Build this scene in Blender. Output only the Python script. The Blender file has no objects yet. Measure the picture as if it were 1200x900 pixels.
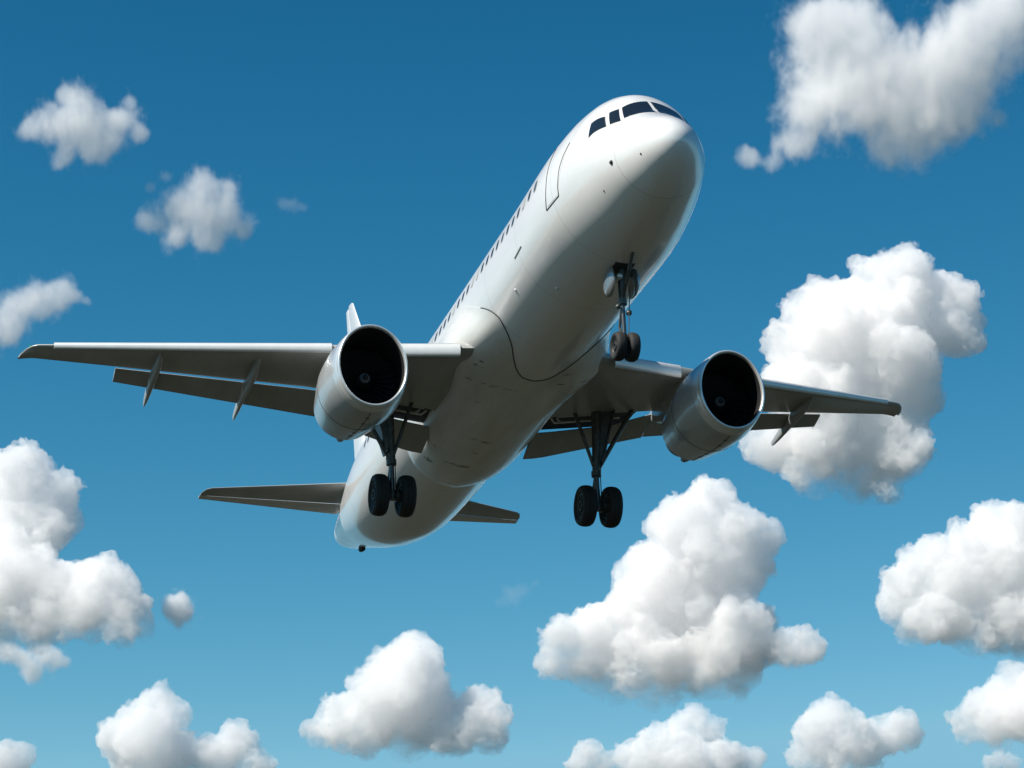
import bpy, bmesh, math, random
import numpy as np
from mathutils import Vector, Matrix, noise

random.seed(7)
scene = bpy.context.scene
COL = scene.collection

# ---------------------------------------------------------------- frames
# The camera was solved against the airframe (X forward, Y to its left wing, Z up, nose at station 0).
R_CAM = np.array([[0.28137455, 0.95855661, -0.04469428],
                  [-0.36512815, 0.06387453, -0.92876341],
                  [-0.88741749, 0.27764953, 0.36796868]])          # rows: right, down, forward
CAM_A = np.array([54.989952, -22.020668, -30.541309])               # camera place in airframe axes
FOCAL_PX = 3014.45                                                 # for a frame 1200 wide
pitch = math.radians(3.0)                                          # nose up on approach
roll_a = (-R_CAM[0][2] * math.cos(pitch) - R_CAM[0][0] * math.sin(pitch)) / R_CAM[0][1]
UP = np.array([math.sin(pitch), roll_a, math.cos(pitch)]); UP /= np.linalg.norm(UP)
H = R_CAM[2] - (R_CAM[2] @ UP) * UP; H /= np.linalg.norm(H)
RT = np.cross(H, UP)
A2W = np.array([RT, H, UP])                                        # airframe vector -> world vector
EYE = np.array([0.0, 0.0, 1.7])
ORG_A = np.array([-17.0, 0.0, -5.05])                              # the aeroplane's base, under the main wheels
ORG_W = A2W @ (ORG_A - CAM_A) + EYE

# ---------------------------------------------------------------- camera
cam_d = bpy.data.cameras.new("camera")
cam = bpy.data.objects.new("camera", cam_d); COL.objects.link(cam)
cr, cu, cb = A2W @ R_CAM[0], -(A2W @ R_CAM[1]), -(A2W @ R_CAM[2])
cam.matrix_world = Matrix([[cr[i], cu[i], cb[i], EYE[i]] for i in range(3)] + [[0, 0, 0, 1]])
cam_d.sensor_width = 36.0
cam_d.lens = 36.0 * FOCAL_PX / 1200.0
cam_d.clip_start = 0.5
cam_d.clip_end = 120000.0
scene.camera = cam
FWD = -cb

# ---------------------------------------------------------------- sun, sky, exposure
SUN_A = np.array([0.23, -0.675, 0.70]); SUN_A /= np.linalg.norm(SUN_A)
SUN_W = A2W @ SUN_A
sun_el = math.asin(SUN_W[2]); sun_az = math.atan2(SUN_W[0], SUN_W[1])
sd = bpy.data.lights.new("sun", 'SUN'); sd.energy = 5.0; sd.angle = math.radians(0.53); sd.color = (1.0, 0.94, 0.85)
sun = bpy.data.objects.new("sun", sd); COL.objects.link(sun)
sun.rotation_euler = Vector(SUN_W).to_track_quat('Z', 'Y').to_euler()
sun.location = (0, 0, 60)

world = bpy.data.worlds.new("World"); scene.world = world; world.use_nodes = True
nt = world.node_tree; nt.nodes.clear()
wo = nt.nodes.new("ShaderNodeOutputWorld"); bg = nt.nodes.new("ShaderNodeBackground")
sky = nt.nodes.new("ShaderNodeTexSky"); sky.sky_type = 'NISHITA'; sky.sun_disc = False
sky.sun_elevation = sun_el; sky.sun_rotation = sun_az
sky.altitude = 600.0; sky.air_density = 1.0; sky.dust_density = 0.15; sky.ozone_density = 3.0
# deep, clean polarised air: each colour of the sky falls off more steeply with height than in plain haze
sep = nt.nodes.new("ShaderNodeSeparateColor"); com = nt.nodes.new("ShaderNodeCombineColor")
nt.links.new(sky.outputs[0], sep.inputs[0])
for ch, (gain, power, cap) in enumerate(((0.146, 3.5, 2.3), (0.551, 1.75, 5.1), (0.589, 1.43, 6.8))):
    p = nt.nodes.new("ShaderNodeMath"); p.operation = 'POWER'; p.inputs[1].default_value = power
    q = nt.nodes.new("ShaderNodeMath"); q.operation = 'MULTIPLY'; q.inputs[1].default_value = gain
    r = nt.nodes.new("ShaderNodeMath"); r.operation = 'MINIMUM'; r.inputs[1].default_value = cap
    nt.links.new(sep.outputs[ch], p.inputs[0]); nt.links.new(p.outputs[0], q.inputs[0]); nt.links.new(q.outputs[0], r.inputs[0]); nt.links.new(r.outputs[0], com.inputs[ch])
nt.links.new(com.outputs[0], bg.inputs[0]); nt.links.new(bg.outputs[0], wo.inputs[0])
bg.inputs[1].default_value = 0.078

vs = scene.view_settings
vs.view_transform = 'Standard'; vs.look = 'None'; vs.exposure = 0.36; vs.gamma = 1.0; vs.use_curve_mapping = False
cy = scene.cycles
cy.use_denoising = True
try: cy.denoiser = 'OPENIMAGEDENOISE'
except Exception: pass
cy.max_bounces = 26; cy.diffuse_bounces = 4; cy.glossy_bounces = 4; cy.transmission_bounces = 4
cy.volume_bounces = 24; cy.transparent_max_bounces = 24
cy.sample_clamp_indirect = 8.0
cy.volume_step_rate = 1.0; cy.volume_max_steps = 256

# ---------------------------------------------------------------- materials
def mat(name, col, rough=0.4, metal=0.0, coat=0.0, spec=0.5):
    m = bpy.data.materials.new(name); m.use_nodes = True
    b = m.node_tree.nodes["Principled BSDF"]
    b.inputs["Base Color"].default_value = (*col, 1); b.inputs["Roughness"].default_value = rough
    b.inputs["Metallic"].default_value = metal; b.inputs["Coat Weight"].default_value = coat
    b.inputs["Coat Roughness"].default_value = 0.08; b.inputs["Specular IOR Level"].default_value = spec
    return m

def worn(name, col, col2, rough=0.35, metal=0.0, coat=0.3, scale=0.6, streak=(0.25, 1.6, 1.6), grime=None, gscale=3.0, gamt=0.62, joints=0.0):
    """painted metal: broad uneven tone, fine mottling and, if asked, dark grime dashes stretched along the airflow"""
    m = mat(name, col, rough, metal, coat); t = m.node_tree; b = t.nodes["Principled BSDF"]
    tc = t.nodes.new("ShaderNodeTexCoord"); mp = t.nodes.new("ShaderNodeMapping"); mp.inputs["Scale"].default_value = streak
    n1 = t.nodes.new("ShaderNodeTexNoise"); n1.inputs["Scale"].default_value = scale; n1.inputs["Detail"].default_value = 7; n1.inputs["Roughness"].default_value = 0.62
    r1 = t.nodes.new("ShaderNodeValToRGB"); r1.color_ramp.elements[0].position = 0.35; r1.color_ramp.elements[1].position = 0.68
    r1.color_ramp.elements[0].color = (*col2, 1); r1.color_ramp.elements[1].color = (*col, 1)
    t.links.new(tc.outputs["Object"], mp.inputs[0]); t.links.new(mp.outputs[0], n1.inputs[0]); t.links.new(n1.outputs[0], r1.inputs[0])
    out = r1.outputs[0]
    if grime:
        n2 = t.nodes.new("ShaderNodeTexNoise"); n2.inputs["Scale"].default_value = gscale; n2.inputs["Detail"].default_value = 5; n2.inputs["Roughness"].default_value = 0.7
        mg = t.nodes.new("ShaderNodeMapping"); mg.inputs["Scale"].default_value = (1.7, .42, 1.0); t.links.new(tc.outputs["Object"], mg.inputs[0]); t.links.new(mg.outputs[0], n2.inputs[0])
        r2 = t.nodes.new("ShaderNodeValToRGB"); r2.color_ramp.elements[0].position = gamt; r2.color_ramp.elements[1].position = gamt + 0.06
        t.links.new(n2.outputs[0], r2.inputs[0])
        mx = t.nodes.new("ShaderNodeMix"); mx.data_type = 'RGBA'; mx.inputs[7].default_value = (*grime, 1)
        sz = t.nodes.new("ShaderNodeSeparateXYZ"); t.links.new(tc.outputs["Object"], sz.inputs[0])
        lo_ = t.nodes.new("ShaderNodeMath"); lo_.operation = 'LESS_THAN'; lo_.inputs[1].default_value = 3.35; t.links.new(sz.outputs[2], lo_.inputs[0])   # dirt gathers on the underside
        gm_ = t.nodes.new("ShaderNodeMath"); gm_.operation = 'MULTIPLY'; t.links.new(r2.outputs[0], gm_.inputs[0]); t.links.new(lo_.outputs[0], gm_.inputs[1])
        t.links.new(gm_.outputs[0], mx.inputs["Factor"]); t.links.new(out, mx.inputs[6]); out = mx.outputs[2]
    if joints:                                              # hairline gaps between skin panels, every so many metres along the body
        sx = t.nodes.new("ShaderNodeSeparateXYZ"); t.links.new(tc.outputs["Object"], sx.inputs[0])
        w = [t.nodes.new("ShaderNodeMath") for _ in range(3)]
        w[0].operation = 'PINGPONG'; w[0].inputs[1].default_value = joints / 2; t.links.new(sx.outputs[0], w[0].inputs[0])
        w[1].operation = 'LESS_THAN'; w[1].inputs[1].default_value = 0.009; t.links.new(w[0].outputs[0], w[1].inputs[0])
        w[2].operation = 'MULTIPLY'; w[2].inputs[1].default_value = 0.38; t.links.new(w[1].outputs[0], w[2].inputs[0])
        mj = t.nodes.new("ShaderNodeMix"); mj.data_type = 'RGBA'; mj.inputs[7].default_value = (0.12, 0.12, 0.115, 1)
        t.links.new(w[2].outputs[0], mj.inputs["Factor"]); t.links.new(out, mj.inputs[6]); out = mj.outputs[2]
    t.links.new(out, b.inputs["Base Color"])
    rr = t.nodes.new("ShaderNodeMapRange"); rr.inputs[3].default_value = rough + 0.1; rr.inputs[4].default_value = max(0.05, rough - 0.06)
    t.links.new(n1.outputs[0], rr.inputs[0]); t.links.new(rr.outputs[0], b.inputs["Roughness"])
    return m

M = dict(
    white=worn("fuselage_white_paint", (0.82, 0.815, 0.80), (0.74, 0.735, 0.72), 0.20, 0.08, 0.5, 0.9, joints=3.1),
    belly=worn("belly_white_paint", (0.78, 0.775, 0.755), (0.62, 0.61, 0.57), 0.30, 0.10, 0.3, 0.9, (0.35, 1.3, 1.3), (0.07, 0.065, 0.055), 1.6, 0.605),
    silver=worn("nacelle_grey_paint", (0.52, 0.54, 0.55), (0.42, 0.435, 0.435), 0.24, 0.3, 0.4, 0.8, (0.4, 1.4, 1.4), (0.10, 0.095, 0.08), 2.2, 0.70),
    wing=worn("wing_grey_paint", (0.40, 0.41, 0.40), (0.31, 0.315, 0.305), 0.34, 0.0, 0.15, 0.7, (0.5, 1.5, 1.5), (0.10, 0.095, 0.08), 1.6, 0.70),
    slat=worn("slat_pale_metal", (0.74, 0.74, 0.73), (0.64, 0.64, 0.63), 0.28, 0.2, 0.2, 1.2),
    lip=mat("satin_lip_metal", (0.80, 0.81, 0.81), 0.24, 0.6),
    duct=mat("inlet_duct_lining", (0.018, 0.018, 0.020), 0.5),
    fan=mat("fan_blade_dark_metal", (0.035, 0.035, 0.038), 0.4, 0.4),
    spin=mat("spinner_black", (0.015, 0.015, 0.016), 0.5),
    spinring=mat("spinner_grey_mark", (0.14, 0.14, 0.14), 0.6),
    glass=mat("cockpit_dark_glass", (0.012, 0.015, 0.018), 0.07, 0.0, 0.6),
    pglass=mat("cabin_window_dark_glass", (0.03, 0.035, 0.04), 0.12),
    pglass2=mat("cabin_window_greyish_glass", (0.10, 0.11, 0.12), 0.10), blind=mat("cabin_window_drawn_blind", (0.42, 0.42, 0.40), 0.35), seal2=mat("window_surround_grey", (0.30, 0.30, 0.295), 0.5),
    seal=mat("black_rubber_seal", (0.02, 0.02, 0.02), 0.7),
    seam=mat("panel_gap_dark", (0.035, 0.033, 0.03), 0.8),
    tyre=mat("tyre_black_rubber", (0.014, 0.014, 0.014), 0.75),
    rim=mat("wheel_rim_grey", (0.045, 0.045, 0.043), 0.5, 0.4),
    strut=worn("gear_strut_grey", (0.11, 0.115, 0.11), (0.06, 0.06, 0.055), 0.4, 0.3, 0.1, 6.0, (1, 1, 1)),
    chrome=mat("oleo_dull_steel", (0.13, 0.13, 0.13), 0.3, 0.8),
    bay=mat("wheel_bay_dark", (0.05, 0.05, 0.048), 0.7),
    pipe=mat("hydraulic_pipe_white", (0.8, 0.8, 0.78), 0.3),
    door=mat("gear_door_grey_gloss", (0.28, 0.30, 0.31), 0.16, 0.6),
    exhaust=mat("exhaust_dark_metal", (0.13, 0.115, 0.10), 0.4, 0.8),
    red=mat("navigation_light_red", (0.35, 0.02, 0.02), 0.15), green=mat("navigation_light_green", (0.02, 0.25, 0.08), 0.15),
)

# ---------------------------------------------------------------- object helpers
def mesh_obj(name, verts, faces, m, parent=None, smooth=True, sharp=None, mats=None, face_mats=None):
    me = bpy.data.meshes.new(name)
    me.from_pydata([tuple(map(float, v)) for v in verts], [], [tuple(map(int, f)) for f in faces]); me.update()
    bm = bmesh.new(); bm.from_mesh(me); bmesh.ops.recalc_face_normals(bm, faces=bm.faces); bm.to_mesh(me); bm.free()
    for mm in (mats or [m]): me.materials.append(mm)
    if face_mats is not None: me.polygons.foreach_set("material_index", list(face_mats))
    if smooth:
        me.polygons.foreach_set("use_smooth", [True] * len(me.polygons))
        if sharp: me.set_sharp_from_angle(angle=math.radians(sharp))
    o = bpy.data.objects.new(name, me); COL.objects.link(o)
    if parent is not None: o.parent = parent
    return o

class Geo:
    """collects vertices and faces of one mesh"""
    def __init__(s): s.v = []; s.f = []; s.m = []
    def add(s, v, f, m=0):
        k = len(s.v); s.v += [tuple(p) for p in v]; s.f += [tuple(i + k for i in q) for q in f]; s.m += [m] * len(f); return s
    def loft(s, rings, cap0=True, cap1=True, closed=True, m=0):
        n = len(rings[0]); v = [p for r in rings for p in r]; f = []
        for i in range(len(rings) - 1):
            for j in range(n if closed else n - 1):
                a, b = i * n + j, i * n + (j + 1) % n
                f.append((a, b, b + n, a + n))
        if closed and cap0: f.append(tuple(range(n))[::-1])
        if closed and cap1: f.append(tuple(range((len(rings) - 1) * n, len(rings) * n)))
        return s.add(v, f, m)
    def tube(s, pts, r, n=10, m=0):
        pts = [Vector(p) for p in pts]; rs = r if hasattr(r, '__len__') else [r] * len(pts); rings = []; up = None
        for i, p in enumerate(pts):
            d = (pts[min(i + 1, len(pts) - 1)] - pts[max(i - 1, 0)]).normalized()
            if up is None: up = Vector((0, 0, 1)) if abs(d.z) < .9 else Vector((0, 1, 0))
            x = d.cross(up).normalized(); y = x.cross(d).normalized(); up = y
            rings.append([p + (x * math.cos(2 * math.pi * k / n) + y * math.sin(2 * math.pi * k / n)) * rs[i] for k in range(n)])
        return s.loft(rings, m=m)
    def lathe_y(s, c, prof, n=40, m=0, ms=None):
        """profile of (offset along y, radius) turned round the axis through c"""
        rings = [[(c[0] + r * math.cos(2 * math.pi * k / n), c[1] + h, c[2] + r * math.sin(2 * math.pi * k / n)) for k in range(n)] for h, r in prof]
        if ms is None: return s.loft(rings, m=m)
        for i in range(len(rings) - 1): s.loft(rings[i:i + 2], i == 0, i == len(rings) - 2, m=ms[i])
        return s
    def sphere(s, c, r, n=12, m=0):
        rings = []
        for i in range(1, n):
            t = math.pi * i / n
            rings.append([(c[0] + r * math.sin(t) * math.cos(2 * math.pi * k / n), c[1] + r * math.sin(t) * math.sin(2 * math.pi * k / n), c[2] + r * math.cos(t)) for k in range(n)])
        return s.loft(rings, m=m)
    def slab(s, poly, thick, m=0):
        """a flat polygon given in space, thickened along its normal"""
        p = [Vector(q) for q in poly]; nn = Vector((0, 0, 0))
        for i in range(len(p)): nn += p[i].cross(p[(i + 1) % len(p)])
        nn = nn.normalized() * thick * .5
        return s.loft([[q - nn for q in p], [q + nn for q in p]], m=m)
    def build(s, name, m, parent, smooth=True, sharp=35):
        ms = m if isinstance(m, (list, tuple)) else [m]
        return mesh_obj(name, s.v, s.f, None, parent, smooth, sharp, ms, s.m)

def B(st, y, z):                                       # station coordinates -> the aeroplane's local axes
    return (-st - ORG_A[0], y - ORG_A[1], z - ORG_A[2])

def pchip(xs, ys):
    xs = np.array(xs, float); ys = np.array(ys, float); h = np.diff(xs); d = np.diff(ys) / h; m = np.zeros(len(xs))
    for i in range(1, len(xs) - 1):
        if d[i - 1] * d[i] > 0:
            w1, w2 = 2 * h[i] + h[i - 1], h[i] + 2 * h[i - 1]; m[i] = (w1 + w2) / (w1 / d[i - 1] + w2 / d[i])
    m[0], m[-1] = d[0], d[-1]
    def f(x):
        x = np.asarray(x, float); i = np.clip(np.searchsorted(xs, x) - 1, 0, len(xs) - 2); t = (x - xs[i]) / h[i]
        return ys[i] * (1 + 2 * t) * (1 - t) ** 2 + m[i] * h[i] * t * (1 - t) ** 2 + ys[i + 1] * t * t * (3 - 2 * t) + m[i + 1] * h[i] * t * t * (t - 1)
    return f

# ================================================================ the setting
gm = worn("dry_grass_ground", (0.021, 0.021, 0.008), (0.013, 0.014, 0.005), 0.9, 0, 0, 0.02, (1, 1, 1))
g = Geo(); rr = [0, 30, 120, 500, 2000, 8000, 30000, 90000]; NG = 48
gv = [(0, 0, 0)] + [(r * math.cos(2 * math.pi * k / NG), r * math.sin(2 * math.pi * k / NG), 0) for r in rr[1:] for k in range(NG)]
gf = [(0, 1 + k, 1 + (k + 1) % NG) for k in range(NG)]
for i in range(len(rr) - 2):
    a = 1 + i * NG
    gf += [(a + k, a + NG + k, a + NG + (k + 1) % NG, a + (k + 1) % NG) for k in range(NG)]
ground = mesh_obj("ground", gv, gf, gm); ground["kind"] = "structure"

# ================================================================ the aeroplane
plane = bpy.data.objects.new("airplane", None); COL.objects.link(plane)
plane.matrix_world = Matrix([[A2W[i][0], A2W[i][1], A2W[i][2], ORG_W[i]] for i in range(3)] + [[0, 0, 0, 1]])
plane.empty_display_size = 3
plane["label"] = "white twin-engine jet airliner flying overhead with landing gear and flaps lowered"
plane["category"] = "airplane"

# ---- fuselage
FS = [0, .05, .2, .5, 1.0, 1.5, 2.0, 2.5, 3.2, 4.2, 5.5, 7, 9, 25.5, 28, 30, 32, 34, 35.5, 36.5, 37.0, 37.25]
FT = [-.52, -.30, -.06, .24, .58, .92, 1.46, 1.92, 2.20, 2.31, 2.27, 2.18, 2.12, 2.12, 2.06, 1.92, 1.68, 1.40, 1.20, 1.04, .90, .62]
FB = [-.52, -.74, -.95, -1.19, -1.44, -1.62, -1.75, -1.86, -1.98, -2.07, -2.12, -2.12, -2.12, -2.12, -2.06, -1.78, -1.25, -.62, -.14, .16, .34, .62]
FW = [0, .22, .44, .72, 1.01, 1.26, 1.46, 1.62, 1.79, 1.96, 2.09, 2.12, 2.12, 2.12, 2.04, 1.86, 1.58, 1.26, 1.02, .80, .58, 0]
uq = lambda s: np.sqrt(np.asarray(s, float))
_ft, _fb, _fw = pchip(uq(FS), FT), pchip(uq(FS), FB), pchip(uq(FS), FW)
def fus(st, th, off=0.0):
    """th: degrees from straight down, + towards the left wing"""
    u = math.sqrt(max(st, 0)); zt, zb, w = float(_ft(u)), float(_fb(u)), float(_fw(u)); zc = (zt + zb) / 2; hh = (zt - zb) / 2
    t = math.radians(th); y, z = w * math.sin(t), zc - hh * math.cos(t)
    ny, nz = math.sin(t) * max(hh, .01), -math.cos(t) * max(w, .01); L = math.hypot(ny, nz) or 1
    return (st, y + off * ny / L, z + off * nz / L)
NR = 96
stn = sorted(set([round(37.25 * (1 - math.cos(math.pi * .5 * (i / 34.0))) , 4) for i in range(1, 10)] + [.004, .02, .06, .12, .2, .3, .42, .56, .72, .9, 1.1, 1.3, 1.5, 1.7, 1.9, 2.1, 2.35, 2.6, 2.9, 3.2, 3.6, 4, 4.5, 5, 5.5, 6.2, 7] + list(np.arange(8, 27, 1.0)) + list(np.arange(27, 35.6, .4)) + [35.8, 36.1, 36.4, 36.6, 36.8, 36.95, 37.05, 37.13, 37.19, 37.23, 37.246]))
g = Geo(); g.loft([[B(*fus(s_, 360.0 * k / NR)) for k in range(NR)] for s_ in stn])
fuselage = g.build("fuselage", M['white'], plane, sharp=60)

def patch(geo, corners, off, nu=6, nv=6, m=0, edge=None):
    """a curved plate lying on the skin between four (station, angle) corners, with rim walls down into the skin"""
    (a, b, c, d) = [np.array(q, float) for q in corners]; idx = {}; v = []; f = []
    for i in range(nu + 1):
        for j in range(nv + 1):
            u, w = i / nu, j / nv
            q = (1 - u) * (1 - w) * a + u * (1 - w) * b + u * w * c + (1 - u) * w * d
            idx[i, j] = len(v); v.append(B(*fus(q[0], q[1], off)))
    for i in range(nu):
        for j in range(nv): f.append((idx[i, j], idx[i + 1, j], idx[i + 1, j + 1], idx[i, j + 1]))
    rim = [(i, 0) for i in range(nu)] + [(nu, j) for j in range(nv)] + [(i, nv) for i in range(nu, 0, -1)] + [(0, j) for j in range(nv, 0, -1)]
    low = {}
    for (i, j) in rim:
        u, w = i / nu, j / nv; q = (1 - u) * (1 - w) * a + u * (1 - w) * b + u * w * c + (1 - u) * w * d
        low[i, j] = len(v); v.append(B(*fus(q[0], q[1], -.02)))
    for k in range(len(rim)):
        p, q = rim[k], rim[(k + 1) % len(rim)]; f.append((idx[p], idx[q], low[q], low[p]))
    return geo.add(v, f, m)

def grow(corners, ds, dt):
    c = np.array(corners, float); mid = c.mean(0); out = []
    for q in c:
        d = q - mid; out.append((q[0] + ds * np.sign(d[0]), q[1] + dt * np.sign(d[1])))
    return out

# cockpit windows, (station, angle) corners for the right-hand half; the left half mirrors them
CW = [
    [(2.00, 177.6), (1.97, 148.5), (1.61, 138.5), (1.36, 176.8)],
    [(1.985, 143.5), (2.13, 133.8), (1.86, 122.5), (1.63, 133.0)],
    [(2.19, 127.5), (2.58, 118.0), (2.50, 104.6), (1.95, 117.5)],
]
for c in CW:
    for sg in (-1, 1):
        cc = [(q[0], q[1] * sg) for q in c]
        g = Geo(); patch(g, grow(cc, .016, .8), .006, 8, 8); fr = g.build("cockpit_window", M['seal'], fuselage, sharp=50)
        g = Geo(); patch(g, cc, .011, 8, 8); g.build("pane", M['glass'], fr, sharp=50)

# cabin windows along the right side that the photo shows
def window_mesh(st, th):
    g = Geo(); n = 18; ring = lambda k, a, b, off: [B(*fus(st + a * np.sign(math.cos(t)) * abs(math.cos(t)) ** .6, th + b * np.sign(math.sin(t)) * abs(math.sin(t)) ** .6, off)) for t in [2 * math.pi * j / n for j in range(n)]]
    g.loft([ring(0, .13, 4.9, -.02), ring(0, .13, 4.9, .006)], True, True, m=1)
    g.loft([ring(0, .105, 4.0, -.01), ring(0, .105, 4.0, .009)], True, True, m=0)
    return g
for k in range(39):
    window_mesh(5.85 + k * .535, -105.0).build("passenger_window", [random.choice((M['pglass'], M['pglass'], M['pglass2'], M['blind'])), M['seal2']], fuselage, sharp=50)

# front cabin door, a plate with a dark gap round it
def skin_line(geo, pts, w, off=.004, n=14):
    path = []
    for i in range(len(pts) - 1):
        for k in range(n): t = k / n; path.append(np.array(pts[i]) * (1 - t) + np.array(pts[i + 1]) * t)
    path.append(np.array(pts[-1], float))
    geo.tube([B(*fus(p[0], p[1], off)) for p in path], w, 6)
g = Geo(); patch(g, [(4.30, -77), (4.98, -77), (4.80, -122), (3.25, -122)], .004, 8, 16); door = g.build("cabin_door", M['white'], fuselage, sharp=50)
g = Geo(); skin_line(g, [(3.54, -110), (3.815, -102), (4.02, -94), (4.2, -82), (4.255, -76), (5.09, -75.4), (4.96, -84), (4.87, -92), (4.83, -102), (4.77, -114), (4.75, -122)], .011, .007)
g.build("door_gap", M['seam'], door)

# small fittings on the nose and side
for (st, th, r) in ((1.672, -76, .06), (.748, -68, .028), (2.409, -53.6, .025)):
    g = Geo(); c = fus(st, th, -.005); g.sphere(B(*c), r, 10); g.build("sensor_probe", M['seal'], fuselage)
g = Geo(); skin_line(g, [(7.34, -75.8), (8.04, -74.4)], .022, .006); g.build("drain_fairing", M['slat'], fuselage)
for (st, th, r) in ((8.93, -57.3, .05), (7.19, -31.8, .05)):
    g = Geo(); g.sphere(B(*fus(st, th, -.015)), r, 10); g.build("drain_port", M['slat'], fuselage)
g = Geo()
c = fus(34.7, -8, 0); g.tube([B(c[0] - .25, c[1], c[2] + .02), B(c[0] - .1, c[1], c[2] - .09), B(c[0] + .2, c[1], c[2] - .02), B(c[0] + .35, c[1], c[2] + .14)], [.05, .10, .11, .05], 12); g.build("tail_skid", M['seal'], fuselage)

# ---- belly fairing with its curved front seam
SEAM = pchip([0, 10, 18, 27, 34, 45, 55, 63, 70, 80, 96, 110], [13.2, 13.08, 12.72, 12.05, 11.45, 10.95, 10.78, 10.95, 11.3, 12.05, 13.3, 14.2])
BULGE_F = pchip([0, 20, 40, 55, 70, 84, 92, 98], [.38, .42, .50, .66, .76, .58, .22, -.05])      # at the wing's leading edge
BULGE_A = pchip([0, 20, 40, 55, 70, 84, 92, 98], [.40, .40, .34, .22, .14, .08, .03, -.05])      # behind the wing box
S_END = pchip([0, 30, 60, 90, 112], [22.6, 22.3, 21.6, 20.8, 20.2])
def fair(st, th):
    a = abs(th); s0 = float(SEAM(a)); s1 = float(S_END(a)); rise = min(1, max(0, (st - s0) / 3.4)); rise = rise * rise * (3 - 2 * rise)
    m = min(1, max(0, (st - 12.6) / 4.0)); m = m * m * (3 - 2 * m); bulge = float(BULGE_F(a)) * (1 - m) + float(BULGE_A(a)) * m
    x = max(0, (st - (s1 - 2.6)) / 2.6); fall = math.sqrt(max(0, 1 - x ** 2.2))
    return fus(st, th, .012 + bulge * rise * fall - .05 * (x > .999))
g = Geo(); ths = list(np.linspace(-98, 98, 90)); rings = []
for th in ths:
    s0, s1 = float(SEAM(abs(th))), float(S_END(abs(th)))
    rings.append([B(*fair(s0, th)[:1], *fus(s0, th, -.03)[1:])] + [B(*fair(s0 + (s1 - s0) * (1 - (1 - q) ** 1.6), th)) for q in np.linspace(0, 1, 56)])
g.loft(rings, closed=False)
fairing = g.build("belly_fairing", M['belly'], plane, sharp=60)
g = Geo(); g.tube([B(*fus(float(SEAM(abs(t))), t, .008)) for t in np.linspace(-74, 74, 80)], .016, 6); g.build("fairing_seam", M['seam'], fairing)

# ---- wings
def wz(st, y): return -1.29 + .1215 * (abs(y) - 2.3) - .03 * (st - 12.7)         # the lower surface
def wle(y): return 12.69 + .437 * (abs(y) - 2.3)
def wfix(y): return float(np.interp(abs(y), [1.4, 2.3, 5.6, 11.8, 14.5], [17.75, 17.6, 17.55, 18.62, 19.12]))
def wthick(y): return float(np.interp(abs(y), [1.5, 2.3, 6, 14.5], [.95, .86, .56, .21]))
def wing_ring(sg, y, x0=0.0, nose=.5):
    """closed section at span y between the leading edge and the fixed trailing edge"""
    a, b, t = wle(y) + x0, wfix(y), wthick(y); c = b - a; pts = []
    kk = .55 + .45 * min(1, max(0, (14.5 - y) / 9.0))
    def zlow(x):
        q = min(1, x / c); return wz(a + x, y) - .30 * kk * (1 - q) ** 1.3 + .16 * kk * (1 - min(1, x / (.12 * c))) ** 2
    def zup(x):
        q = x / c; th = t * (2.2 * math.sqrt(max(q, 0)) * (1 - q) ** .9 * (1 - .25 * q) / 1.12) + .045 * q
        return zlow(x) + max(th, 0)
    xs = [c * (1 - math.cos(math.pi * k / 28)) / 2 for k in range(29)]
    for x in xs: pts.append(B(a + x, sg * y, zlow(x)))
    for x in reversed(xs[1:]): pts.append(B(a + x, sg * y, zup(x)))
    return pts
def slat_ring(sg, y):
    """thin curved nose shell a little ahead of and below the wing's leading edge"""
    a, t = wle(y), wthick(y); k = .62 + .38 * min(1, (14.5 - y) / 9.0); w = .42 * k; out = []; inn = []
    for j in range(13):
        p = math.pi * (j / 12.0); x = a - .16 * k + w * (.5 - .5 * math.sin(p) ** .8) * (1.25 if j < 6 else .55)
        amp = .155 * k * (1.45 if y < 5.4 else 1.12); z = wz(a, y) + .01 - amp + amp * math.cos(p)
        out.append((x, z)); inn.append((x + .06, z - .03 * math.cos(p)))
    return [B(x, sg * y, z) for x, z in out] + [B(x, sg * y, z) for x, z in reversed(inn)]
def plate_ring(sg, y, le, te, drop0, drop1, t):
    """closed section of a flap: round nose, tapering to a thin trailing edge, drops measured from the wing's lower surface"""
    z0, z1 = wz(le, y) - drop0, wz(te, y) - drop1; lo = []; up = []
    for k in range(13):
        q = (1 - math.cos(math.pi * k / 12)) / 2; x = le + (te - le) * q; z = z0 + (z1 - z0) * q
        th = t * 1.9 * math.sqrt(q) * (1 - q) + .018 * q
        lo.append(B(x, sg * y, z - .25 * th)); up.append(B(x, sg * y, z + .75 * th))
    return lo + up[:0:-1]
def ramp(y, pts): return float(np.interp(y, [p[0] for p in pts], [p[1] for p in pts]))

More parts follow.
